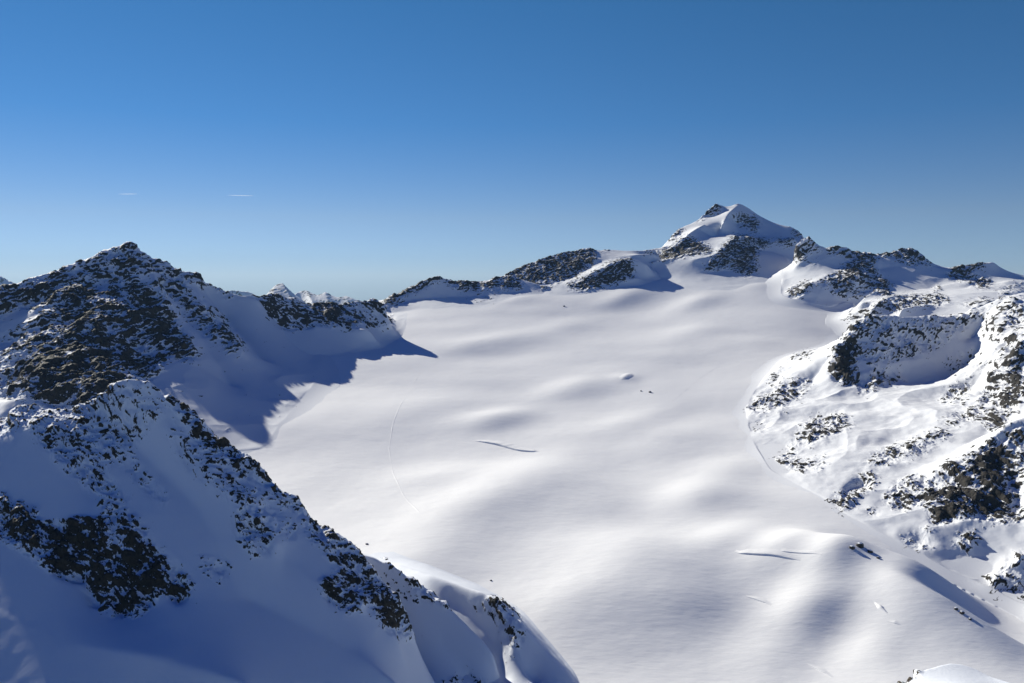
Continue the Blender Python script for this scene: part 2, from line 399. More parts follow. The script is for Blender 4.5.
# --- left: dark rocky pyramid
rocky = mountain('rocky_mountain', 'dark rocky pyramid mountain on the left with snow between its crags, in shade', 'mountain',
 foot=[(262,450),(285,420),(312,388),(322,362),(312,340),('b',285,4300),('b',200,4500),('b',120,4300),('b',0,4100),('b',-80,3900),('b',-130,3200),('b',-110,1950),('b',60,1900),('b',130,2050),(215,455)],
 lines=[
  [(-200,262,2500),(-90,278,2620),(0,285,2720),(15,280.5,2750),(32,272.5,2780),(39.5,271,2800),(48,271.7,2820),(64,265.6,2860),(78,260,2890),(100,253,2930),(120,243,2980),(127,239.5,2990),(134,237.5,3000),(140,242,3010),(149,251,3030),(156.6,258,3050),(164,255.5,3080),(171,260,3120),(183,269,3200),(192,273.5,3260),(200.5,274.5,3310),(208,280,3370),(222.5,286,3430),(237,293,3450),(252,294,3470),(262,296,3480)],
  [(131,241,2990),(124,252,2940),(116,262,2900),(100,276,2850),(90,283,2800),(80,281,2770),(70,290,2720),(56,300,2660),(30,312,2620),(0,340,2560),(-60,375,2450)],
  [(124,266,2900),(100,287,2825),(80,291,2765)],
  [(-60,340,2560),(0,322,2640),(30,305,2700),(60,293,2750),(85,289,2800)],   # snow strip behind the buttress
  [(136,246,2980),(150,268,2900),(158,285,2830),(170,305,2780),(180,325,2730),(196,352,2640)],
  [(163,262,3060),(180,287,2960),(200,303,2920),(215,320,2860),(230,338,2800),(243,352,2740)],
  [(150,262,2985),(165,288,2905),(180,310,2850),(200,335,2770),(215,358,2680),(232,385,2580)],
  [(205,290,3330),(225,318,3150),(245,342,2950),(262,362,2850)],
  [(98,296,2700),(92,330,2520),(88,370,2330),(85,402,2180)],
  [(130,300,2740),(135,340,2550),(140,380,2380)],
  [(112,300,2690),(115,340,2500),(118,385,2300)],
  [(60,330,2500),(50,365,2330),(40,400,2190)],
  [(20,345,2440),(15,380,2300),(0,415,2150)],
 ],
 rocks=[([(-90,300),(0,286),(40,273),(64,268),(100,256),(134,238),(158,258),(150,270),(120,268),(90,282),(60,288),(30,303),(-90,330)],.55),
  ([(-20,300),(45,283),(70,288),(45,303),(16,310),(0,316),(-20,318)],.72),
  ([(120,245),(134,238),(146,250),(150,262),(130,285),(112,290),(105,275)],.5),
  ([(155,256),(164,254),(172,259),(183,268),(192,272),(203,274),(210,281),(204,284),(190,277),(186,284),(170,273)],.93),
  ([(205,279),(222,285),(237,292),(236,298),(222,291)],.7),
  ([(148,268),(163,268),(188,284),(196,303),(192,312),(170,296),(158,290)],.4),
  ([(180,292),(198,302),(222,320),(244,352),(238,352),(215,338),(196,320)],.65),
  ([(60,292),(78,280),(88,282),(96,296),(122,290),(150,290),(165,300),(178,325),(198,356),(186,362),(172,352),(160,372),(130,385),(112,400),(80,412),(55,405),(30,395),(0,400),(0,350),(30,330)],.62),
  ([(40,355),(75,335),(110,345),(150,355),(120,395),(80,412),(50,404),(38,380)],.78),
  ([(120,290),(135,278),(160,300),(178,325),(197,354),(186,360),(170,345),(150,345)],.74),
  ([(0,345),(28,325),(60,308),(80,312),(40,345),(10,372),(0,380)],.35)],
 parts=[('rock_buttress','broad dark buttress of bare rock',[(55,300),(78,280),(98,296),(118,290),(140,300),(140,410),(20,410),(20,345)]),
        ('rock_pillar','steep dark pillar right of the buttress',[(140,300),(150,288),(165,300),(198,356),(160,380),(140,390)]),
        ('rock_crest','bare black crest beside the summit',[(154,254),(164,252),(183,266),(204,272),(212,282),(200,286),(172,276)]),
        ('rock_rib','thin line of rocks running down the snow slope',[(180,288),(198,298),(248,350),(240,358),(190,318)])],
 mat=M_MID, du=.00105, dw=.0009, amp=13, scale=70, seed=3, dip=30, base_rock=.01, fade=2.5, wild=.25, fillet=6, soft=4.5, far=lambda Y: Y+0.31*max(0, Y-2000) if Y < 3000 else 3310+(Y-3000)*0.35)

# --- ridge running on from the pyramid to the glacier
mountain('rocky_ridge', 'low serrated rocky ridge at the head of the shaded snow bowl, ending at the sunlit glacier', 'ridge',
 foot=[(235,362),(285,366),(340,356),(385,344),(402,328),('b',408,4250),('b',370,4550),('b',300,4550),('b',240,4450),('b',215,3700)],
 lines=[
  [(230,292,3500),(248,293,3530),(260,293.5,3560),(271,292,3620),(279,293.5,3690),(291.6,296.7,3760),(302,303,3830),(310,306,3840),(315,303,3845),(327.5,301,3860),(334,304,3865),(349,303,3880),(359,300.5,3890),(366,300,3895),(373,297.5,3900),(377.5,300,3895),(384,304,3880),(390,313,3850),(395,320,3820),(400,324,3800)],
  [(262,312,3430),(276,325,3450),(288,329,3470),(301,330,3490),(312,325,3540),(334,328,3580),(351,330,3590),(376,328,3610),(392,327,3660)],
  [(235,318,3370)],
  [(277,296,3660),(282,312,3550),(286,326,3480)],[(328,303,3850),(332,315,3700),(345,328,3600)],
 ],
 rocks=[([(250,292),(271,291),(291,296),(302,302),(315,302),(327,300),(349,302),(373,297),(385,304),(394,322),(390,327),(376,328),(359,325),(351,330),(334,327),(318,325),(301,330),(288,329),(276,324),(266,314),(259,300)],.66),
  ([(258,297),(280,300),(295,325),(276,324),(266,314)],.85),([(318,302),(328,300),(340,310),(350,329),(330,325),(318,318)],.8),
  ([(345,306),(366,302),(378,308),(378,322),(352,320)],.42)],
 parts=[('rock_face','dark shaded rock face along the crest',[(250,286),(400,290),(398,332),(260,332),(258,305)])],
 mat=M_FAR, du=.00085, dw=.0007, amp=9, scale=60, seed=11, dip=-40, coarse=2.5, far=lambda Y: Y-150*min(1, max(0, (Y-3400)/400)))

# --- corniced snow ridge closing the basin
mountain('snow_ridge', 'shaded snow wall with a rocky crest closing the far end of the glacier', 'ridge',
 foot=[(384,316),(402,312),(418,313),(440,314),(470,314),(500,312),(530,305),(560,298),('b',560,5000),('b',500,5100),('b',430,5050),('b',380,4700),('b',372,4300)],
 lines=[
  [(380,305,4290),(384,302.6,4320),(393,293,4400),(401,293.5,4440),(410.6,284.7,4500),(417,285,4530),(423,279,4500),(430,276.5,4510),(437,275,4520),(448,277.6,4530),(454,281.5,4530),(460.6,279.7,4530),(467,280.8,4540),(471.6,282,4540),(485.6,284,4560),(493,278,4600),(501,276,4650),(510,275,4660),(540,285,4600),(565,287,4600)],
  [(400,304,4360),(412,300,4400),(430,298,4400),(460,297,4410),(490,296,4420),(520,292,4500)],
 ],
 rocks=[([(380,304),(393,292),(410,284),(423,278),(437,274),(448,276),(452,281),(440,281),(430,283),(420,290),(410,293),(400,300),(384,308)],.88),
  ([(446,278),(456,280),(472,281),(486,283),(490,288),(470,289),(458,288),(450,284)],.95),
  ([(486,284),(493,277),(510,274),(525,284),(520,289),(490,289)],.75),([(460,292),(500,294),(500,304),(470,303)],.07),
  ([(535,284),(560,284),(566,289),(545,291)],.6)],
 parts=[('rock_crest',None,[(380,300),(395,288),(423,274),(437,270),(455,276),(500,270),(515,272),(515,290),(450,290),(430,284),(400,302)])],
 mat=M_FAR, du=.00085, dw=.0006, amp=6, scale=50, seed=17, coarse=2.5)

# --- rocky shoulder left of the high summit
mountain('rocky_shoulder', 'long dark rocky shoulder on the skyline left of the highest snow peak', 'ridge',
 foot=[(500,300),(540,297),(565,296),(600,291),(640,284),('b',668,4800),('b',690,5700),('b',600,5700),('b',520,5500),('b',490,4900)],
 lines=[
  [(500,279,4720),(509,271.5,4760),(517,266.7,4790),(530,263,4820),(539,259,4840),(557,253,4880),(571,251.5,4900),(582,248,4920),(589,246,4930),(595,249,4930),(600,250.5,4940),(607,249,4950),(626,250.5,4960),(640,249.7,4980),(660,249.5,5000),(680,246,5050)],
  [(505,287,4640),(520,290,4600),(532,289,4600),(550,284,4640),(562,281,4660),(575,276,4700),(590,268,4750),(597,258,4800)],
  [(571,284,4600),(580,279,4620),(590,275,4640),(600,268,4660),(609,262.5,4680),(629,258,4720),(640,259.5,4720),(648,264,4700)],
  [(572,288,4560),(586,290,4530),(600,286,4560),(615,282,4580),(636,279,4590),(652,273,4640)],
  [(545,290,4560),(560,288,4570)],
  [(600,262,4790),(615,257,4830),(640,254,4850),(660,253,4880)],
 ],
 rocks=[([(505,288),(506,272),(517,265),(530,262),(557,252),(571,250),(589,245),(597,250),(597,258),(590,268),(575,276),(562,281),(550,283),(539,285),(532,289)],.74),
  ([(567,285),(585,279),(594,274),(609,264),(629,259),(634,262),(632,272),(636,276),(618,282),(600,287),(586,290),(572,289)],.85),
  ([(600,250),(612,248),(606,252)],.6),([(640,247),(652,247),(652,252),(640,252)],.7)],
 parts=[('rock_face','long rock face below the skyline',[(500,292),(506,268),(557,250),(589,243),(600,252),(590,270),(562,283),(535,291)]),
        ('rock_rib','dark rib of rock rising out of the glacier',[(565,286),(594,272),(609,262),(634,257),(640,278),(586,294)])],
 mat=M_FAR, du=.00085, dw=.00055, amp=5, scale=40, seed=23, coarse=2.5, far=lambda Y: Y if Y < 4600 else 4600+(Y-4600)*1.3)

# --- the high snow peak
mountain('snow_peak', 'highest snow covered peak with twin summits and dark rock ribs on the skyline', 'mountain',
 foot=[('b',640,4720),('b',665,4720),('b',675,4600),(700,292),(740,294),(772,288),('b',788,4680),('b',822,4750),('b',860,5500),('b',840,6500),('b',760,6900),('b',690,6700),('b',640,6300),('b',625,5200)],
 lines=[
  [(640,251,4980),(649,249,5010),(662,248,5050),(670,238,5100),(679,228,5150),(691.6,223,5200),(699,218.5,5230),(707,209.5,5270),(716.6,203,5300),(721,205,5310),(725,208.7,5320),(734,204,5320),(738.4,202.3,5320),(746,206,5330),(755.6,213.5,5340),(769.7,221,5330),(780,225,5310),(793,226.5,5280),(798,231,5230),(806,240,5150),(820,250,5050)],
  [(738,205,5300),(731,211,5220),(726,218,5150),(722,222,5110)],     # lit rib off the summit
  [(706,216,5260),(713,221,5250)],[(735,224,5200),(742,236,5060)],[(720,232,5120),(712,240,5060)],
  [(746,208,5310),(750,222,5210),(757,232,5130),(765,236,5100)],
  [(664,252,5000),(680,242,5010),(690,236.5,5000),(700,243,4950),(711,250,4880)],
  [(645,261,4850),(655,261.5,4830),(680,257,4840),(697,259,4780),(712,254,4840)],
  [(670,248,4960),(682,238,4990),(692,231,5030),(705,224,5110)],
  [(706,270,4720),(708,262,4770),(715,254,4810),(725,245,4870),(735,236,4940),(748,237,5000),(762,238,5040)],
  [(705,273,4700),(725,271,4720),(742,270,4720),(750,276,4660),(757,272,4700),(768,264,4780)],
  [(758,250,4920),(770,252,4920),(785,256,4880),(790,265,4780)],
  [(770,242,5010),(785,240,5040),(795,238,5060)],
 ],
 rocks=[([(698,219),(707,209),(716,202),(722,205),(718,212),(706,217),(700,221)],.8),
  ([(733,214),(745,214),(757,222),(759,230),(752,232),(744,226),(735,220)],.55),([(745,216),(752,216),(758,224),(757,231),(749,226)],.85),
  ([(645,261),(650,256),(662,252),(676,246),(688,237),(694,239),(705,246),(714,250),(700,254),(680,256),(665,260)],.8),
  ([(665,244),(674,234),(682,229),(684,232),(674,240)],.7),
  ([(704,271),(708,263),(718,253),(733,237),(742,236),(756,240),(770,240),(770,246),(758,250),(756,262),(760,270),(750,276),(738,272),(732,266),(716,269)],.72),
  ([(775,240),(790,240),(800,244),(780,246)],.75),([(790,226),(800,232),(806,240),(796,236)],.8)],
 parts=[('summit_rocks','bare rocks at the left summit',[(695,222),(707,206),(717,198),(724,206),(712,218)]),
        ('rock_patch','rock patch just below the main summit',[(732,213),(748,211),(762,225),(756,235),(742,228)]),
        ('rock_rib','low dark rib left of the face',[(640,262),(662,250),(688,234),(716,250),(690,258),(655,264)]),
        ('rock_buttress','large broken buttress under the face',[(702,273),(708,261),(733,234),(775,238),(770,248),(760,274),(748,280),(730,270)])],
 mat=M_FAR, du=.0008, dw=.0005, amp=6, scale=42, seed=31, sm=.5, dip=25, coarse=2.5, far=lambda Y: Y if Y < 4750 else 4750+(Y-4750)*1.5)

# --- jagged ridge right of the peak
mountain('jagged_ridge', 'jagged ridge of broken rock and snow right of the highest peak, running down to the glacier', 'ridge',
 foot=[(782,298),(800,306),(830,310),(845,308),(855,312),(845,325),('b',900,3350),('b',1100,3300),('b',1150,4200),('b',1120,5400),('b',900,5600),('b',800,5500),('b',788,5000),('b',780,4760)],
 lines=[
  [(794,244,4950),(800.5,235,4960),(808.6,233.5,4960),(813.7,240,4940),(819.5,246,4920),(827,249,4900),(831,247,4890),(838.6,245,4880),(844.4,244,4880),(848,248.6,4860),(852,255,4820),(857.6,251.5,4820),(865,252,4820),(875,254.4,4830),(885.4,252.5,4860),(894,251.5,4880),(901.5,248,4890),(912,247,4880),(919,252,4850),(926.5,259,4800),(934,267,4740),(944,269.5,4680),(948,271.5,4650),(954,267,4640),(964.5,262.5,4640),(975,262,4630),(985,262.5,4620),(993,261,4600),(1000,268,4560),(1010,272,4520),(1024,275,4500),(1100,290,4400)],
  [(797,263,4800),(815,256,4840),(830,252,4850),(846,258,4780),(842,266,4680),(812,283,4360),(792,292,4180)],
  [(850,256,4790),(846,266,4660),(838,273,4530),(820,283,4350)],
  [(865,254,4790),(872,262,4650),(874,272,4500),(884,282,4330),(892,292,4150),(900,297,4050)],
  [(840,294,4080),(858,296,4030),(872,290,4080),(880,290,4120)],
  [(855,280,4300),(862,270,4440)],
  [(853,317,3640),(862,307,3700),(880,300,3780),(896,295,3880),(920,297,3850),(945,297,3850)],
  [(862,300,3880),(845,301,3960)],
  [(872,270,4560),(885,268,4620),(905,266,4650),(928,264,4700),(934,267,4730)],
  [(882,277,4440),(900,282,4350),(915,290,4200),(930,290,4220),(948,277,4500)],
  [(895,294,3950),(910,296,3900),(940,295,3950),(955,290,4050),(975,285,4250),(1000,285,4250)],
  [(885,316,3300),(910,313,3350),(940,314,3300),(965,313,3300),(975,305,3450)],
  [(900,308,3600),(930,304,3650),(960,301,3700)],
  [(948,275,4590),(960,276,4560),(968,279,4500),(984,280,4450),(995,283,4350),(1010,281,4300),(1030,282,4300)],
  [(964,281,4350),(990,290,4000),(1024,290,3900)],
  [(980,300,3600),(1000,298,3550),(1030,295,3600)],
 ],
 rocks=[([(788,266),(786,256),(793,244),(800,235),(809,233),(814,241),(822,248),(815,252),(800,260)],.62),
  ([(828,251),(831,247),(845,243),(852,254),(846,256),(835,254)],.8),
  ([(799,269),(812,262),(820,258),(812,266)],.15),
  ([(788,297),(790,290),(811,282),(812,287),(800,296)],.85),
  ([(817,285),(828,278),(842,272),(848,258),(857,252),(875,254),(874,268),(882,278),(890,285),(893,297),(880,293),(870,290),(862,297),(842,297),(832,292),(838,282),(825,287)],.66),
  ([(875,253),(894,250),(892,256),(875,257)],.85),([(892,252),(901,248),(912,247),(919,252),(930,262),(932,267),(922,264),(912,264),(897,260)],.75),
  ([(948,275),(954,267),(964,262),(985,262),(984,266),(972,276),(962,281),(950,277)],.78),
  ([(964,280),(990,279),(992,286),(980,287)],.65),
  ([(845,322),(852,312),(865,308),(880,302),(905,296),(940,296),(955,300),(935,306),(905,308),(885,312),(865,318)],.42),
  ([(932,293),(942,286),(940,292)],.6),([(960,305),(985,300),(1000,300),(975,308)],.4),([(995,290),(1024,282),(1024,290),(1000,297)],.2)],
 parts=[('rock_tower','leaning rock tower nearest the high peak',[(784,268),(790,244),(800,232),(810,230),(824,250),(800,264)]),
        ('rock_knob','small dark knob on the crest',[(828,251),(834,244),(846,241),(854,256)]),
        ('rock_face','broken rock face of the ridge',[(815,288),(845,270),(850,255),(876,252),(876,268),(896,290),(890,300),(832,300)]),
        ('rock_outcrop','low outcrop where the ridge meets the glacier',[(786,299),(788,289),(812,280),(815,288),(800,299)]),
        ('rock_dome','rounded rocky top on the crest',[(890,254),(902,245),(914,245),(936,268),(915,266),(896,261)]),
        ('rock_outcrop','striped outcrop near the right edge of the crest',[(946,277),(954,264),(965,259),(988,260),(964,284)])],
 mat=M_FAR, du=.0008, dw=.0006, amp=7.5, scale=50, seed=41, wild=.3, fillet=8, coarse=2.5, base_rock=.01, far=lambda Y: Y if Y < 4200 else 4200+(Y-4200)*0.6)

# --- right: massif above the glacier
mountain('rocky_massif', 'big snowy massif on the right with a shaded cirque and dark crags', 'mountain',
 foot=[(846,322),(835,345),(812,352),(780,362),(760,385),(745,410),(752,440),(770,470),(800,487),(825,500),(845,515),(870,528),(900,545),(945,570),(985,589),(1030,610),('b',1150,1150),('b',1250,1500),('b',1250,3000),('b',1100,3700),('b',960,3700),('b',870,3650)],
 lines=[
  [(855,322,2980),(862,316,2980),(875,314,3000),(890,314.5,3010),(910,315,3030),(935,316,3050),(960,316,3070),(972,308,3080),(985,304,3080),(1000,300,3080),(1012,296,3080),(1030,290,3080),(1100,280,3000)],
  [(856,322,2960),(845,335,2920),(838,345,2900),(830,360,2860)],
  [(832,372,2800),(842,382,2750),(860,390,2710),(872,402,2670)],
  [(828,365,2880),(815,380,2800),(800,396,2720),(780,412,2620)],
  [(800,350,3330),(785,360,3210),(768,378,3000),(755,400,2760)],
  [(880,340,2900),(900,345,2910),(940,345,2950),(975,340,2990)],
  [(870,375,2770),(900,380,2790),(940,380,2840),(975,370,2890)],
  [(880,424,2620),(900,418,2660),(930,408,2730),(965,394,2790)],
  [(1012,296,3000),(1002,320,2860),(995,345,2740),(985,370,2640),(975,385,2580),(955,400,2500),(925,410,2450),(900,420,2420),(880,432,2380),(850,448,2300)],
  [(1000,305,2980),(992,325,2900),(988,340,2860)],
  [(1100,300,2700),(1024,335,2560),(1010,360,2470),(1000,385,2420),(985,405,2350),(965,420,2280),(950,430,2230)],
  [(1024,390,2300),(1000,408,2240),(980,422,2180)],
  [(775,422,2540),(790,425,2520),(820,430,2450),(850,437,2420)],
  [(785,452,2350),(795,456,2320),(820,465,2270),(850,462,2250)],
  [(805,478,2180),(830,480,2180),(860,475,2160),(876,480,2120)],
  [(880,455,2240),(905,445,2260),(930,438,2250),(955,432,2230)],
  [(868,468,2180),(895,470,2130),(925,465,2100),(960,450,2100),(985,435,2130)],
  [(828,503,1950),(840,497,1950),(858,486,1960),(872,479,1975)],
  [(845,514,1890),(858,520,1878),(878,531,1850),(893,537,1838)],
  [(874,492,1935),(886,512,1895),(898,534,1845)],
  [(1100,380,2000),(1024,418,1980),(1005,428,1960),(995,436,1950),(980,448,1930),(965,460,1910),(945,472,1900),(925,482,1900),(905,492,1910),(888,496,1930)],
  [(888,505,1860),(905,510,1820),(930,525,1740),(960,530,1700),(1000,525,1720),(1024,520,1720),(1100,520,1700)],
  [(1000,445,1930),(1010,470,1850),(1015,500,1780)],
  [(898,545,1780),(920,545,1760),(935,560,1700),(960,575,1620)],
  [(950,560,1680),(965,545,1690),(990,530,1680),(1010,524,1690),(1024,522,1690)],
  [(975,595,1520),(1000,570,1560),(1024,550,1580)],
  [(1024,610,1400),(1100,610,1350)],
 ],
 rocks=[([(832,372),(835,355),(845,335),(860,316),(866,318),(860,330),(862,345),(855,362),(858,385),(846,385),(836,378)],.97),
  ([(858,385),(880,370),(905,372),(905,380),(880,385),(872,395),(862,395)],.45),
  ([(862,318),(890,315),(935,316),(990,306),(985,325),(960,330),(940,350),(900,360),(870,372),(860,350)],.30),
  ([(862,318),(870,314),(880,316),(872,320)],.8),
  ([(945,358),(990,350),(988,372),(950,378)],.2),
  ([(940,400),(960,385),(975,382),(970,396),(955,402)],.5),
  ([(985,325),(1000,305),(1012,298),(1010,315),(1000,345),(992,340)],.55),
  ([(768,380),(778,372),(800,355),(820,352),(810,360),(785,366),(778,385)],.5),
  ([(745,412),(760,395),(800,380),(812,380),(800,400),(785,410),(760,415)],.38),
  ([(752,425),(765,420),(768,430),(755,430)],.35),
  ([(790,445),(800,428),(815,418),(840,415),(855,425),(830,440),(800,445)],.42),
  ([(770,455),(790,447),(800,462),(830,462),(820,474),(795,470)],.33),
  ([(862,468),(885,450),(900,442),(940,432),(955,435),(930,448),(900,462),(880,468)],.38),
  ([(825,506),(840,498),(858,482),(876,476),(875,486),(860,495),(845,510),(838,512)],.6),
  ([(866,510),(878,508),(880,516),(870,516)],.2),
  ([(885,500),(905,480),(925,478),(938,490),(930,500),(905,512),(895,508)],.45),
  ([(1024,335),(1020,350),(1005,375),(985,402),(975,410),(985,392),(1000,360),(1015,335)],.9),
  ([(1024,350),(1010,372),(998,400),(985,425),(1000,425),(1024,395)],.72),
  ([(1000,300),(1024,295),(1024,330),(1010,330)],.35),
  ([(940,425),(960,408),(985,405),(985,418),(965,424)],.3),
  ([(905,508),(925,495),(945,478),(965,462),(985,450),(1002,438),(1008,455),(1000,475),(1010,500),(1024,510),(1024,520),(1000,522),(980,520),(970,515),(955,522),(935,526),(930,516),(945,505)],.86),
  ([(1002,436),(1024,424),(1024,520),(1005,510)],.45),
  ([(922,486),(945,470),(975,452),(995,436),(990,445),(960,470),(935,492)],.6),
  ([(955,540),(972,532),(980,545),(965,548)],.6),
  ([(900,540),(925,530),(935,545),(915,556)],.22),
  ([(985,575),(1005,555),(1024,545),(1024,600),(1000,600)],.25)],
 parts=[('rock_cliff','black bare cliff at the left end of the cirque rim',[(828,376),(832,355),(845,332),(860,314),(868,318),(862,345),(858,390),(842,388)]),
        ('rock_buttress','large dark buttress low on the right edge',[(898,510),(930,490),(965,458),(1004,434),(1030,420),(1030,522),(960,526),(930,530)]),
        ('rock_crag','dark crag high on the right edge of the frame',[(975,414),(1000,358),(1016,332),(1035,332),(1035,395),(990,428)]),
        ('rock_outcrop','scattered outcrops low on the left flank',[(785,448),(800,426),(838,412),(858,425),(830,442)]),
        ('rock_outcrop','outcrop above the shaded hollow',[(822,508),(856,480),(878,474),(876,488),(840,515)]),
        ('rock_outcrop','outcrops at the leftmost edge of the massif',[(764,384),(776,370),(800,352),(822,350),(800,366),(780,390)]),
        ('cirque_wall','shaded cirque wall sprinkled with rocks',[(868,318),(935,313),(985,305),(990,330),(985,365),(960,395),(870,420),(862,350)])],
 mat=M_MID, du=.00095, dw=.0009, amp=9, scale=48, seed=51, fade=2.5, lift=.065, soft=4, wild=.8, fillet=5, dip=40, base_rock=.0, snow_rough=3.5)

# --- foreground left ridge and humps
mountain('snow_hump', 'rounded sunlit snow hump with a few brown rocks at the foot of the near left ridge', 'hill',
 foot=[(400,548),(440,570),(480,586),(520,610),(545,640),(572,672),('b',610,1080),('b',500,900),('b',400,950),('b',330,1300),('b',340,1650)],
 lines=[
  [(395,562,1480),(430,575,1400),(455,583,1370),(480,590,1335),(500,601,1305),(520,619,1285),(545,647,1262),(565,668,1240),(577,684,1222)],
  [(450,600,1355),(475,618,1320),(495,640,1285),(500,660,1260),(505,683,1232)],
  [(515,640,1260),(525,660,1242),(535,683,1220)],
 ],
 rocks=[([(488,600),(500,596),(512,604),(520,618),(522,640),(512,645),(500,625),(492,615)],.55),([(470,606),(490,604),(490,612),(475,612)],.3),([(498,640),(520,645),(520,662),(505,650)],.15)],
 parts=[('rock_outcrop',None,[(485,602),(500,594),(514,602),(524,620),(524,646),(510,648)])],
 mat=M_NEAR, du=.0009, dw=.0012, amp=5, scale=22, seed=61, fillet=1.5, dip=-30, base_rock=.008)
mountain('snow_spur', 'shaded snow spur with a thin rocky edge behind the near left ridge', 'ridge',
 foot=[('b',330,1750),(360,545),(400,565),(440,600),(480,640),(500,683),('b',520,900),('b',380,900),('b',300,1200)],
 lines=[
  [(340,540,1330),(356,549,1325),(370,553,1318),(385,560,1310),(400,570,1300),(420,583,1290),(440,598,1280),(452,609,1270),(480,635,1245),(510,665,1215),(540,695,1180)],
  [(395,583,1283),(410,600,1266),(440,640,1232),(470,683,1192)],
  [(380,600,1265),(420,683,1182),(440,720,1150)],
 ],
 rocks=[([(378,556),(392,560),(420,580),(445,600),(452,610),(440,606),(420,594),(395,570)],.6),([(380,575),(420,590),(425,605),(395,598)],.15),([(440,683),(470,672),(500,690)],.3)],
 parts=[('rock_edge',None,[(376,553),(392,556),(446,598),(456,612),(436,608),(395,574)])],
 mat=M_NEAR, du=.0009, dw=.0012, amp=5, scale=22, seed=63, fillet=1.5, dip=-35, base_rock=.01)
mountain('shaded_ridge', 'near shaded snow ridge sprinkled with dark rocks crossing the lower left', 'ridge',
 foot=[('b',-140,1700),('b',60,1600),('b',140,1550),('b',230,1500),('b',330,1420),('b',400,1300),('b',450,1150),('b',460,800),('b',300,680),('b',-60,660),('b',-300,700),('b',-300,1700)],
 lines=[
  [(-240,420,1350),(-100,440,1350),(0,419,1420),(10,412,1430),(25,400,1450),(35,402,1450),(45,405,1440),(63,407,1430),(78,405,1425),(90,399,1420),(100,393,1415),(112,385,1412),(120,376,1412),(127,373.5,1410),(136,374,1410),(146,377,1405),(158,386,1400),(172,396,1392),(185,403,1385),(195,413,1378),(205,422,1370),(214,434,1362),(225,441,1352),(240,449,1342),(255,460,1330),(270,477,1318),(280,483,1310),(292,494,1300),(305,508,1290),(318,521,1280),(335,528,1268),(345,538,1258),(360,551,1245),(372,565,1232),(385,580,1218),(398,598,1200),(408,618,1180),(413,636,1160)],
  [(-60,455,1290),(0,437,1330),(20,430,1345),(30,424,1350),(40,436,1320),(60,463,1260),(90,495,1200),(115,508,1165),(135,520,1140),(160,540,1110),(180,560,1075),(190,580,1045)],
  [(30,424,1350),(50,415,1380),(63,409,1415)],
  [(0,500,1170),(30,515,1140),(60,525,1120),(85,530,1110),(110,530,1110)],
  [(0,540,1080),(30,548,1065),(60,570,1030),(90,598,1000),(115,614,985),(140,612,985),(165,600,1005),(188,598,1015)],
  [(100,415,1385),(140,450,1310),(170,480,1250),(200,510,1190),(215,540,1130),(225,570,1080),(240,600,1030)],
  [(150,410,1360),(190,450,1290),(220,480,1230),(250,515,1180),(280,545,1140)],
  [(280,555,1140),(300,570,1120),(330,590,1100),(360,605,1100),(380,625,1090),(400,642,1085)],
  [(250,600,1040),(300,625,1020),(350,650,1000),(400,683,960)],
  [(-60,600,950),(0,610,950),(60,640,920),(150,655,900),(250,683,880)],
  [(-60,683,865),(60,700,855),(200,720,845)],
 ],
 rocks=[([(-100,430),(0,405),(25,398),(63,405),(100,395),(120,385),(150,380),(150,395),(165,410),(140,440),(100,470),(60,440),(30,425),(-100,460)],.3),
  ([(100,397),(116,383),(124,388),(112,398),(96,404)],.85),
  ([(28,424),(45,430),(100,470),(130,500),(120,505),(90,488),(60,462)],.4),
  ([(146,377),(172,395),(200,416),(216,434),(240,448),(262,468),(290,492),(308,508),(300,512),(270,488),(245,470),(220,462),(200,440),(180,415),(160,392)],.72),
  ([(170,425),(200,440),(240,470),(275,500),(300,530),(290,545),(250,520),(215,490),(180,460)],.22),
  ([(240,500),(265,510),(275,550),(250,555),(235,530)],.4),
  ([(200,560),(225,560),(228,578),(205,575)],.3),
  ([(300,508),(335,530),(365,555),(385,580),(398,598),(410,620),(413,636),(404,640),(392,620),(370,598),(350,582),(330,560),(310,535)],.52),
  ([(322,580),(345,575),(365,590),(362,610),(350,612),(330,600)],.75),([(370,598),(392,600),(412,625),(412,638),(395,632),(378,615)],.85),
  ([(0,498),(30,510),(50,525),(75,522),(100,518),(120,530),(150,540),(165,560),(185,572),(190,590),(180,602),(165,590),(140,612),(115,615),(95,605),(88,580),(60,575),(40,560),(15,545),(0,530)],.72),
  ([(45,528),(85,520),(92,545),(70,572),(50,560)],.9),([(92,560),(100,545),(140,550),(165,570),(160,590),(135,612),(112,612),(95,600)],.9),
  ([(100,500),(130,512),(150,535),(120,530),(105,520)],.5),([(120,440),(170,500),(160,505),(115,455)],.18)],
 parts=[('rock_cliff','broken brown cliff above the snow bowl',[(-5,495),(50,520),(105,512),(150,535),(195,580),(185,608),(115,620),(88,600),(-5,548)]),
        ('rock_crest','dark rocky edge of the ridge line',[(146,372),(200,412),(264,464),(312,510),(304,518),(245,476),(190,430),(155,392)]),
        ('rock_outcrop','cluster of dark rocks on the lower slope',[(318,578),(345,570),(368,590),(364,614),(330,606)]),
        ('rock_outcrop','rocks at the lowest corner of the ridge',[(366,596),(392,594),(416,620),(416,642),(392,638)]),
        ('rock_knoll','knoll with brown rock on the crest',[(92,404),(112,380),(128,370),(140,376),(118,392)])],
 mat=M_NEAR, du=.0009, dw=.0011, amp=6, scale=24, seed=71, soft=4, dip=-30, base_rock=.004, snow_rough=.9, far=lambda Y: Y-max(0, Y-985)*0.38)

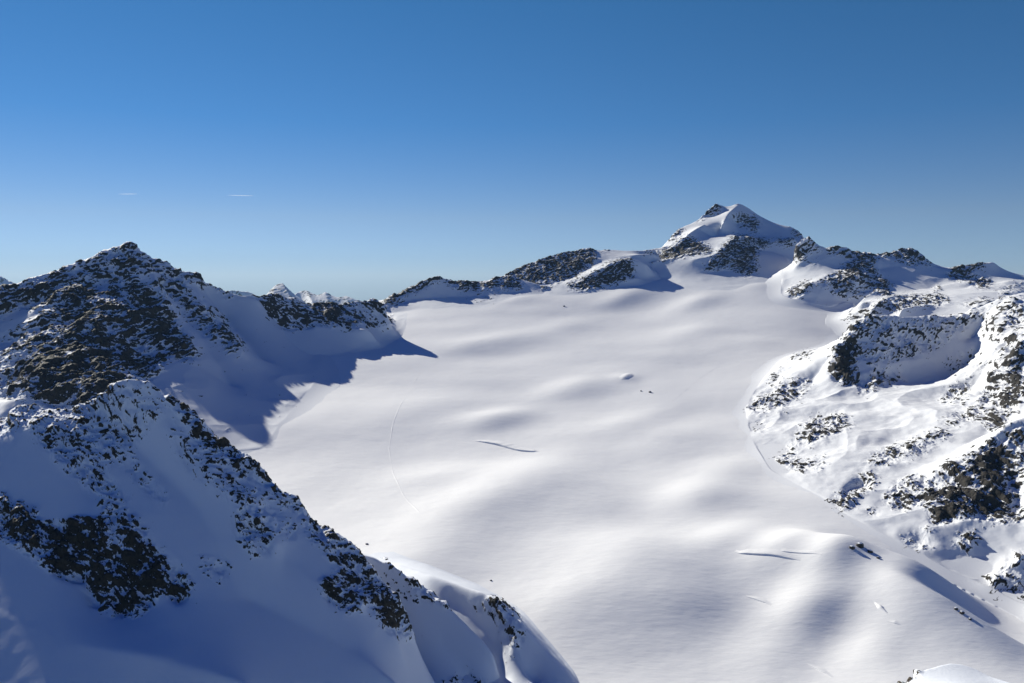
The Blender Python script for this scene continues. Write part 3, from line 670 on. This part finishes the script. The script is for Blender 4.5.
# --- far ranges, near mound, valley floor
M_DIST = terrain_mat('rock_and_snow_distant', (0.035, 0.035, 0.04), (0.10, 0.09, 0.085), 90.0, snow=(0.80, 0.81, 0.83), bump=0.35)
def zfoot(u0, u1, Y0, Y1, z): return [('z', u0, Y0, z), ('z', (u0+u1)/2, Y0, z), ('z', u1, Y0, z), ('z', u1, (Y0+Y1)/2, z), ('z', u1, Y1, z), ('z', u0, Y1, z), ('z', u0, (Y0+Y1)/2, z)]
mountain('distant_peak', 'pale blue pointed peak far away, tallest of the distant ones behind the dark ridge', 'mountain',
 foot=zfoot(-.345, -.22, 14500, 19500, -2300), ground=False,
 lines=[[(255,303,16000),(268,292,16200),(273,286.6,16400),(278,283,16500),(283,282.5,16500),(287,287,16400),(294.7,293.6,16300),(302.5,299,16100),(309,305,15900)],
        [(276,285,16450),(272,296,15900),(268,310,15400)],[(284,284,16400),(292,300,15800),(300,318,15200)]],
 rocks=[([(262,284),(276,281),(290,286),(300,296),(300,310),(262,310)],.14)], mat=M_DIST, du=.0007, dw=.0011, amp=24, scale=380, seed=101, coarse=2.0, snow_rough=0, sm=.4)
mountain('distant_range', 'pale far snow range of several small summits right of the pointed distant peak', 'mountain',
 foot=zfoot(-.32, -.13, 19500, 25500, -3000), ground=False,
 lines=[[(288,300,21500),(296,292.5,21800),(301,291,22000),(307,290.3,22000),(313.4,293.6,21900),(319.7,295.5,21700),(325,291.5,22000),(332,295,21900),(340,297.5,21700),(346,295.3,21900),(355.6,299,21600),(366,301,21500),(380,306,21300)],
        [(307,291,21900),(312,302,21000),(318,315,20400)],[(325,292,21900),(329,305,21000)],[(346,296,21800),(350,308,21000)]],
 rocks=[([(300,288),(330,288),(360,298),(360,312),(300,312)],.16)], mat=M_DIST, du=.0007, dw=.0011, amp=24, scale=380, seed=103, coarse=2.0, snow_rough=0, sm=.4)
mountain('distant_range', 'sliver of pale far snow range just behind the shoulder of the dark pyramid', 'mountain',
 foot=zfoot(-.40, -.29, 19500, 25500, -3000), ground=False,
 lines=[[(205,298,21500),(215,295,21600),(225,290,21900),(230,288.5,22000),(237,289.5,22000),(245,290,22000),(256,293,21800),(262,300,21500)]],
 rocks=[([(215,284),(250,284),(250,300),(215,300)],.25)], mat=M_DIST, du=.0009, dw=.0014, amp=24, scale=380, seed=105, coarse=2.0, snow_rough=0, sm=.4)
mountain('distant_range', 'small piece of pale blue far range cut by the left edge', 'mountain',
 foot=zfoot(-.74, -.56, 17500, 23500, -2600), ground=False,
 lines=[[(-70,284,19500),(-30,270,20000),(-10,272,20000),(0,275,20000),(6,278,19900),(14,282,19800),(30,288,19600),(50,296,19400)]],
 rocks=[([(-60,270),(20,270),(20,300),(-60,300)],.25)], mat=M_DIST, du=.0009, dw=.0014, amp=24, scale=380, seed=107, coarse=2.0, snow_rough=0, sm=.4)
mountain('snow_mound', 'bright sunlit crest of near snow in the bottom right corner with a small dark rock on its left', 'snow mound',
 foot=[('z',.34,50,-37),('z',.38,90,-62),('z',.42,150,-112),('z',.46,300,-220),('z',.5,600,-440),('z',.55,880,-690),('z',.9,880,-690),('z',1.15,300,-190),('z',1.15,100,-50),('z',1.1,44,-26),('z',.6,38,-26)], ground=False,
 lines=[[(878,692,76),(895,683,80),(905,677.5,84),(915,672,87),(925,668,90),(940,663.5,95),(950,661.5,98),(960,662,100),(975,667,100),(990,675,98),(1005,679.5,95),(1024,683,92),(1060,690,90)],
        [(900,720,58),(960,712,64),(1024,715,62)],[(915,692,73),(940,688,76),(960,686,77),(1000,694,76)]],
 rocks=[([(896,684),(903,677),(914,671),(921,669),(920,673),(912,678),(905,686)],.85)],
 parts=[('rock_outcrop',None,[(890,690),(903,674),(922,665),(924,674),(906,690)])],
 mat=terrain_mat('rock_and_snow_close', (0.020, 0.020, 0.016), (0.10, 0.078, 0.052), 0.5, bump=0.3), du=.0012, dw=.0035, amp=.5, scale=3, seed=111, coarse=2.0, snow_rough=.18)
vm = bpy.data.materials.new('valley_snow'); vm.use_nodes = True
vb = vm.node_tree.nodes['Principled BSDF']; vb.inputs['Roughness'].default_value = 0.9
vn = vm.node_tree.nodes.new('ShaderNodeTexNoise'); vn.inputs['Scale'].default_value = 0.0012; vn.inputs['Detail'].default_value = 8
vt = vm.node_tree.nodes.new('ShaderNodeTexCoord'); vm.node_tree.links.new(vt.outputs['Object'], vn.inputs['Vector'])
vr = vm.node_tree.nodes.new('ShaderNodeValToRGB'); vr.color_ramp.elements[0].position = .45; vr.color_ramp.elements[0].color = (.05, .06, .05, 1); vr.color_ramp.elements[1].position = .58; vr.color_ramp.elements[1].color = (.75, .77, .8, 1)
vm.node_tree.links.new(vn.outputs['Fac'], vr.inputs[0]); vm.node_tree.links.new(vr.outputs[0], vb.inputs['Base Color'])
q = 27000.0
tag(mesh_obj('valley_floor', [(-q, -q, -2000), (q, -q, -2000), (q, q, -2000), (-q, q, -2000)], [(0, 1, 2, 3)], vm), 'snowy valley ground far below and beyond the mountains', 'ground', kind='structure')

# --- small things on the glacier
def sink(px, py): x, y, z = on_g(px, py); return x, y, z
M_ROCK = terrain_mat('boulder_rock', (0.022, 0.021, 0.019), (0.09, 0.075, 0.06), 2.0)
rng = random.Random(5)
def boulder(px, py, w, h, label, group=None, cat='rock'):
    x0, y0, z0 = sink(px, py)
    import bmesh
    bm = bmesh.new(); bmesh.ops.create_icosphere(bm, subdivisions=3, radius=1.0)
    sd = rng.random()*50
    co = np.array([v.co[:] for v in bm.verts]); f = 1+0.45*fbm(co[:, 0]+sd, co[:, 1], co[:, 2], 1.1, 4, 3, 0.55, True)-.15
    V = co*f[:, None]*np.array([w/2, w*0.4, h]); rt = np.clip(0.25-np.maximum(0, (co[:, 2]-.55))*1.4+0.1*np.sin(co[:, 0]*3+sd), -1, 1)
    Fc = [[v.index for v in fa.verts] for fa in bm.faces]; bm.free()
    o = mesh_obj('boulder', V, Fc, M_ROCK, None, {'rock': rt}, smooth=False); o.location = (x0, y0, z0+h*0.1); tag(o, label, cat, group)
boulder(564, 307, 10, 5, 'tiny dark rock alone on the upper glacier below the rocky shoulder')
boulder(641, 392, 6, 3.5, 'smaller and left of two dark rocks in the middle of the glacier')
boulder(650, 393, 9, 4.5, 'larger and right of two dark rocks in the middle of the glacier')
boulder(367, 545, 6, 2.2, 'flat dark rock on snow just above the near left ridge')
boulder(491, 581, 4, 1.8, 'small dark rock on snow above the rounded sunlit hump')
boulder(852, 549, 9.8, 4.5, 'leftmost dark rock on top of the upper shaded snow bank', 'rocks on the upper snow bank')
boulder(860, 547, 12.8, 6.8, 'biggest dark rock on top of the upper shaded snow bank', 'rocks on the upper snow bank')
boulder(870, 553, 9.0, 4.5, 'rock right of the biggest one on the upper shaded snow bank', 'rocks on the upper snow bank')
boulder(878, 559, 6.0, 2.6, 'rightmost and smallest rock on the upper shaded snow bank', 'rocks on the upper snow bank')
boulder(956, 611, 6.0, 3.0, 'upper rock of three on the lower snow bank', 'rocks on the lower snow bank')
boulder(962, 615, 7.5, 3.8, 'middle and biggest rock of three on the lower snow bank', 'rocks on the lower snow bank')
boulder(970, 620, 5.2, 2.2, 'lower right rock of three on the lower snow bank', 'rocks on the lower snow bank')

def ribbon(name, label, cat, pts, prof, mat, taper=True, noise=0.0, kind=None, seed=1):   # prof: (distance away from camera, height) pairs swept along the pixels
    W3 = [sink(*p) for p in pts]; S = []
    for a, b in zip(W3[:-1], W3[1:]):
        n = max(2, int(math.hypot(b[0]-a[0], b[1]-a[1])/4))
        S += [(a[0]+(b[0]-a[0])*i/n, a[1]+(b[1]-a[1])*i/n) for i in range(n)]
    S.append(W3[-1][:2]); S = np.array(S); N = len(S)
    k = 9; pad = np.pad(S, ((k, k), (0, 0)), mode='edge'); S2 = np.array([pad[i:i+2*k+1].mean(0) for i in range(N)]); S2[0] = S[0]; S2[-1] = S[-1]; S = S2
    T = np.gradient(S, axis=0); T /= np.hypot(T[:, 0], T[:, 1])[:, None]+1e-9; Nn = np.stack([-T[:, 1], T[:, 0]], 1)
    Nn *= np.sign((Nn*S).sum(1))[:, None]
    t = np.linspace(0, 1, N); tp = np.sin(np.pi*t)**0.5 if taper else np.ones(N)
    tp = tp*(1+noise*fbm(S[:, 0], S[:, 1], t*0, 25, 3, seed))
    V = []
    for d, h in prof:
        x = S[:, 0]+Nn[:, 0]*d*(0.3+0.7*tp); y = S[:, 1]+Nn[:, 1]*d*(0.3+0.7*tp)
        V.append(np.stack([x, y, G.at(x, y)+h*tp], 1))
    V = np.concatenate(V); K = len(prof)
    Fc = [(j*N+i, j*N+i+1, (j+1)*N+i+1, (j+1)*N+i) for j in range(K-1) for i in range(N-1)]
    o = mesh_obj(name, V, Fc, mat); tag(o, label, cat, kind=kind); return o
def lip(h, back=28): return [(-1.5, -1.5), (-0.6, -.4), (0.0, h*0.9), (0.8, h), (back*0.25, h*0.72), (back*0.6, h*0.3), (back, -0.6)]
ribbon('crevasse', 'long dark crevasse curving across the middle of the glacier', 'crevasse', [(474,441),(490,443.5),(503,447),(515,451),(528,453),(539,452)], lip(4.2, 40), M_SNOW, noise=.9)
ribbon('crevasse', 'wide broken crevasse running towards the rocks of the upper snow bank', 'crevasse', [(733,552),(745,556),(757,554),(772,557),(786,560),(800,562)], lip(2.8, 26), M_SNOW, noise=.6, seed=4)
ribbon('crevasse', 'thin crevasse line parallel and just above the wide broken one', 'crevasse', [(775,553),(790,552.5),(806,554),(822,556)], lip(1.6, 16), M_SNOW, noise=.6, seed=5)
ribbon('crevasse', 'short curved crevasse at the lower right of the glacier, left of the rounded hollow', 'crevasse', [(745,597),(755,599),(764,602),(771,607)], lip(2.2, 18), M_SNOW, noise=.5, seed=6)
ribbon('crevasse', 'small crevasse near the bottom edge below the rounded hollow', 'crevasse', [(806,665),(815,668),(824,673),(832,679)], lip(1.4, 14), M_SNOW, noise=.5, seed=7)
ribbon('crevasse', 'short thin crevasse right of the bright ice streak', 'crevasse', [(886,622),(894,625),(903,626)], lip(1.1, 12), M_SNOW, noise=.4, seed=8)
ribbon('ice_ridge', 'short bright sunlit streak of ice standing out between the two snow banks and the hollow', 'ice ridge', [(874,603),(880,609),(887,615)], [(-7, -.6), (-3, 1.6), (0, 2.9), (1.5, 2.3), (6, -.6)], M_SNOW, noise=.5, seed=9)
ribbon('ice_ridge', 'small bright lump of ice above the two dark rocks on the glacier', 'ice ridge', [(621,380),(625,378),(628,376),(631,373)], [(-22, -.8), (-12, 1.2), (-4, 2.6), (2, 3.0), (8, 2.0), (24, -.8)], M_SNOW, noise=1.2, seed=10)
TR = [(-2.2, -.3), (-1.1, .28), (0, .05), (1.1, .28), (2.2, -.3)]
ribbon('ski_track', 'faint long ski track curving down the left half of the glacier', 'ski track', [(420,372),(412,388),(401,404),(393,424),(389,448),(393,474),(404,497),(420,513)], [(a*1.1, b*1.2) for a, b in TR], M_SNOW, taper=False)
ribbon('ski_track', 'short straight faint ski track right of the middle crevasse', 'ski track', [(583,465),(600,476),(617,487),(632,497)], TR, M_SNOW, taper=False)
ribbon('ski_track', 'faint ski track climbing right below the shaded end of the massif', 'ski track', [(672,402),(686,390),(702,377),(722,364)], TR, M_SNOW, taper=False)

# --- contrails high above
cm = bpy.data.materials.new('contrail_ice'); cm.use_nodes = True; cb = cm.node_tree.nodes['Principled BSDF']
ct_ = cm.node_tree; tl = ct_.nodes.new('ShaderNodeBsdfTranslucent'); tl.inputs[0].default_value = (.95, .95, .95, 1)
tp_ = ct_.nodes.new('ShaderNodeBsdfTransparent'); mxs = ct_.nodes.new('ShaderNodeMixShader'); mxs.inputs[0].default_value = .24
ct_.links.new(tp_.outputs[0], mxs.inputs[1]); ct_.links.new(tl.outputs[0], mxs.inputs[2]); ct_.links.new(mxs.outputs[0], ct_.nodes['Material Output'].inputs[0])
def contrail(px, py, length, tilt, label):
    x, y, z = P(px, py, 42000); n = 24; k = 10; V = []
    for i in range(n+1):
        t = i/n; r = 17*math.sin(math.pi*min(max(t, .03), .97))**.5*(1+.3*math.sin(i*2.1))
        for j in range(k):
            a = 2*math.pi*j/k; V.append(((t-.5)*length, r*math.cos(a), r*math.sin(a)*.8+(t-.5)*tilt))
    Fc = [(i*k+j, i*k+(j+1) % k, (i+1)*k+(j+1) % k, (i+1)*k+j) for i in range(n) for j in range(k)]
    o = mesh_obj('contrail', V, Fc, cm); o.location = (x, y, z); tag(o, label, 'contrail')
contrail(128, 194, 950, 10, 'short faint white contrail in the sky above the dark pyramid peak')
contrail(241, 195.5, 1300, -30, 'slightly longer white contrail, right of the other one in the sky')

# --- thin blue air over the long distances
hm = bpy.data.materials.new('mountain_air'); hm.use_nodes = True; ht = hm.node_tree
for n_ in list(ht.nodes):
    if n_.type == 'BSDF_PRINCIPLED': ht.nodes.remove(n_)
pv = ht.nodes.new('ShaderNodeVolumePrincipled'); pv.inputs['Color'].default_value = (.40, .68, 1.0, 1); pv.inputs['Density'].default_value = 0.9e-5; pv.inputs['Anisotropy'].default_value = 0.0
ht.links.new(pv.outputs[0], ht.nodes['Material Output'].inputs['Volume'])
def box(x0, x1, y0, y1, z0, z1): return [(x, y, z) for x in (x0, x1) for y in (y0, y1) for z in (z0, z1)], [(0,1,3,2), (4,6,7,5), (0,4,5,1), (2,3,7,6), (0,2,6,4), (1,5,7,3)]
V, Fc = box(-q-500, q+500, -q-500, q+500, -3100, 640)
tag(mesh_obj('haze', V, Fc, hm, smooth=False), 'thin blue haze that pales the far ranges', 'haze', kind='stuff')
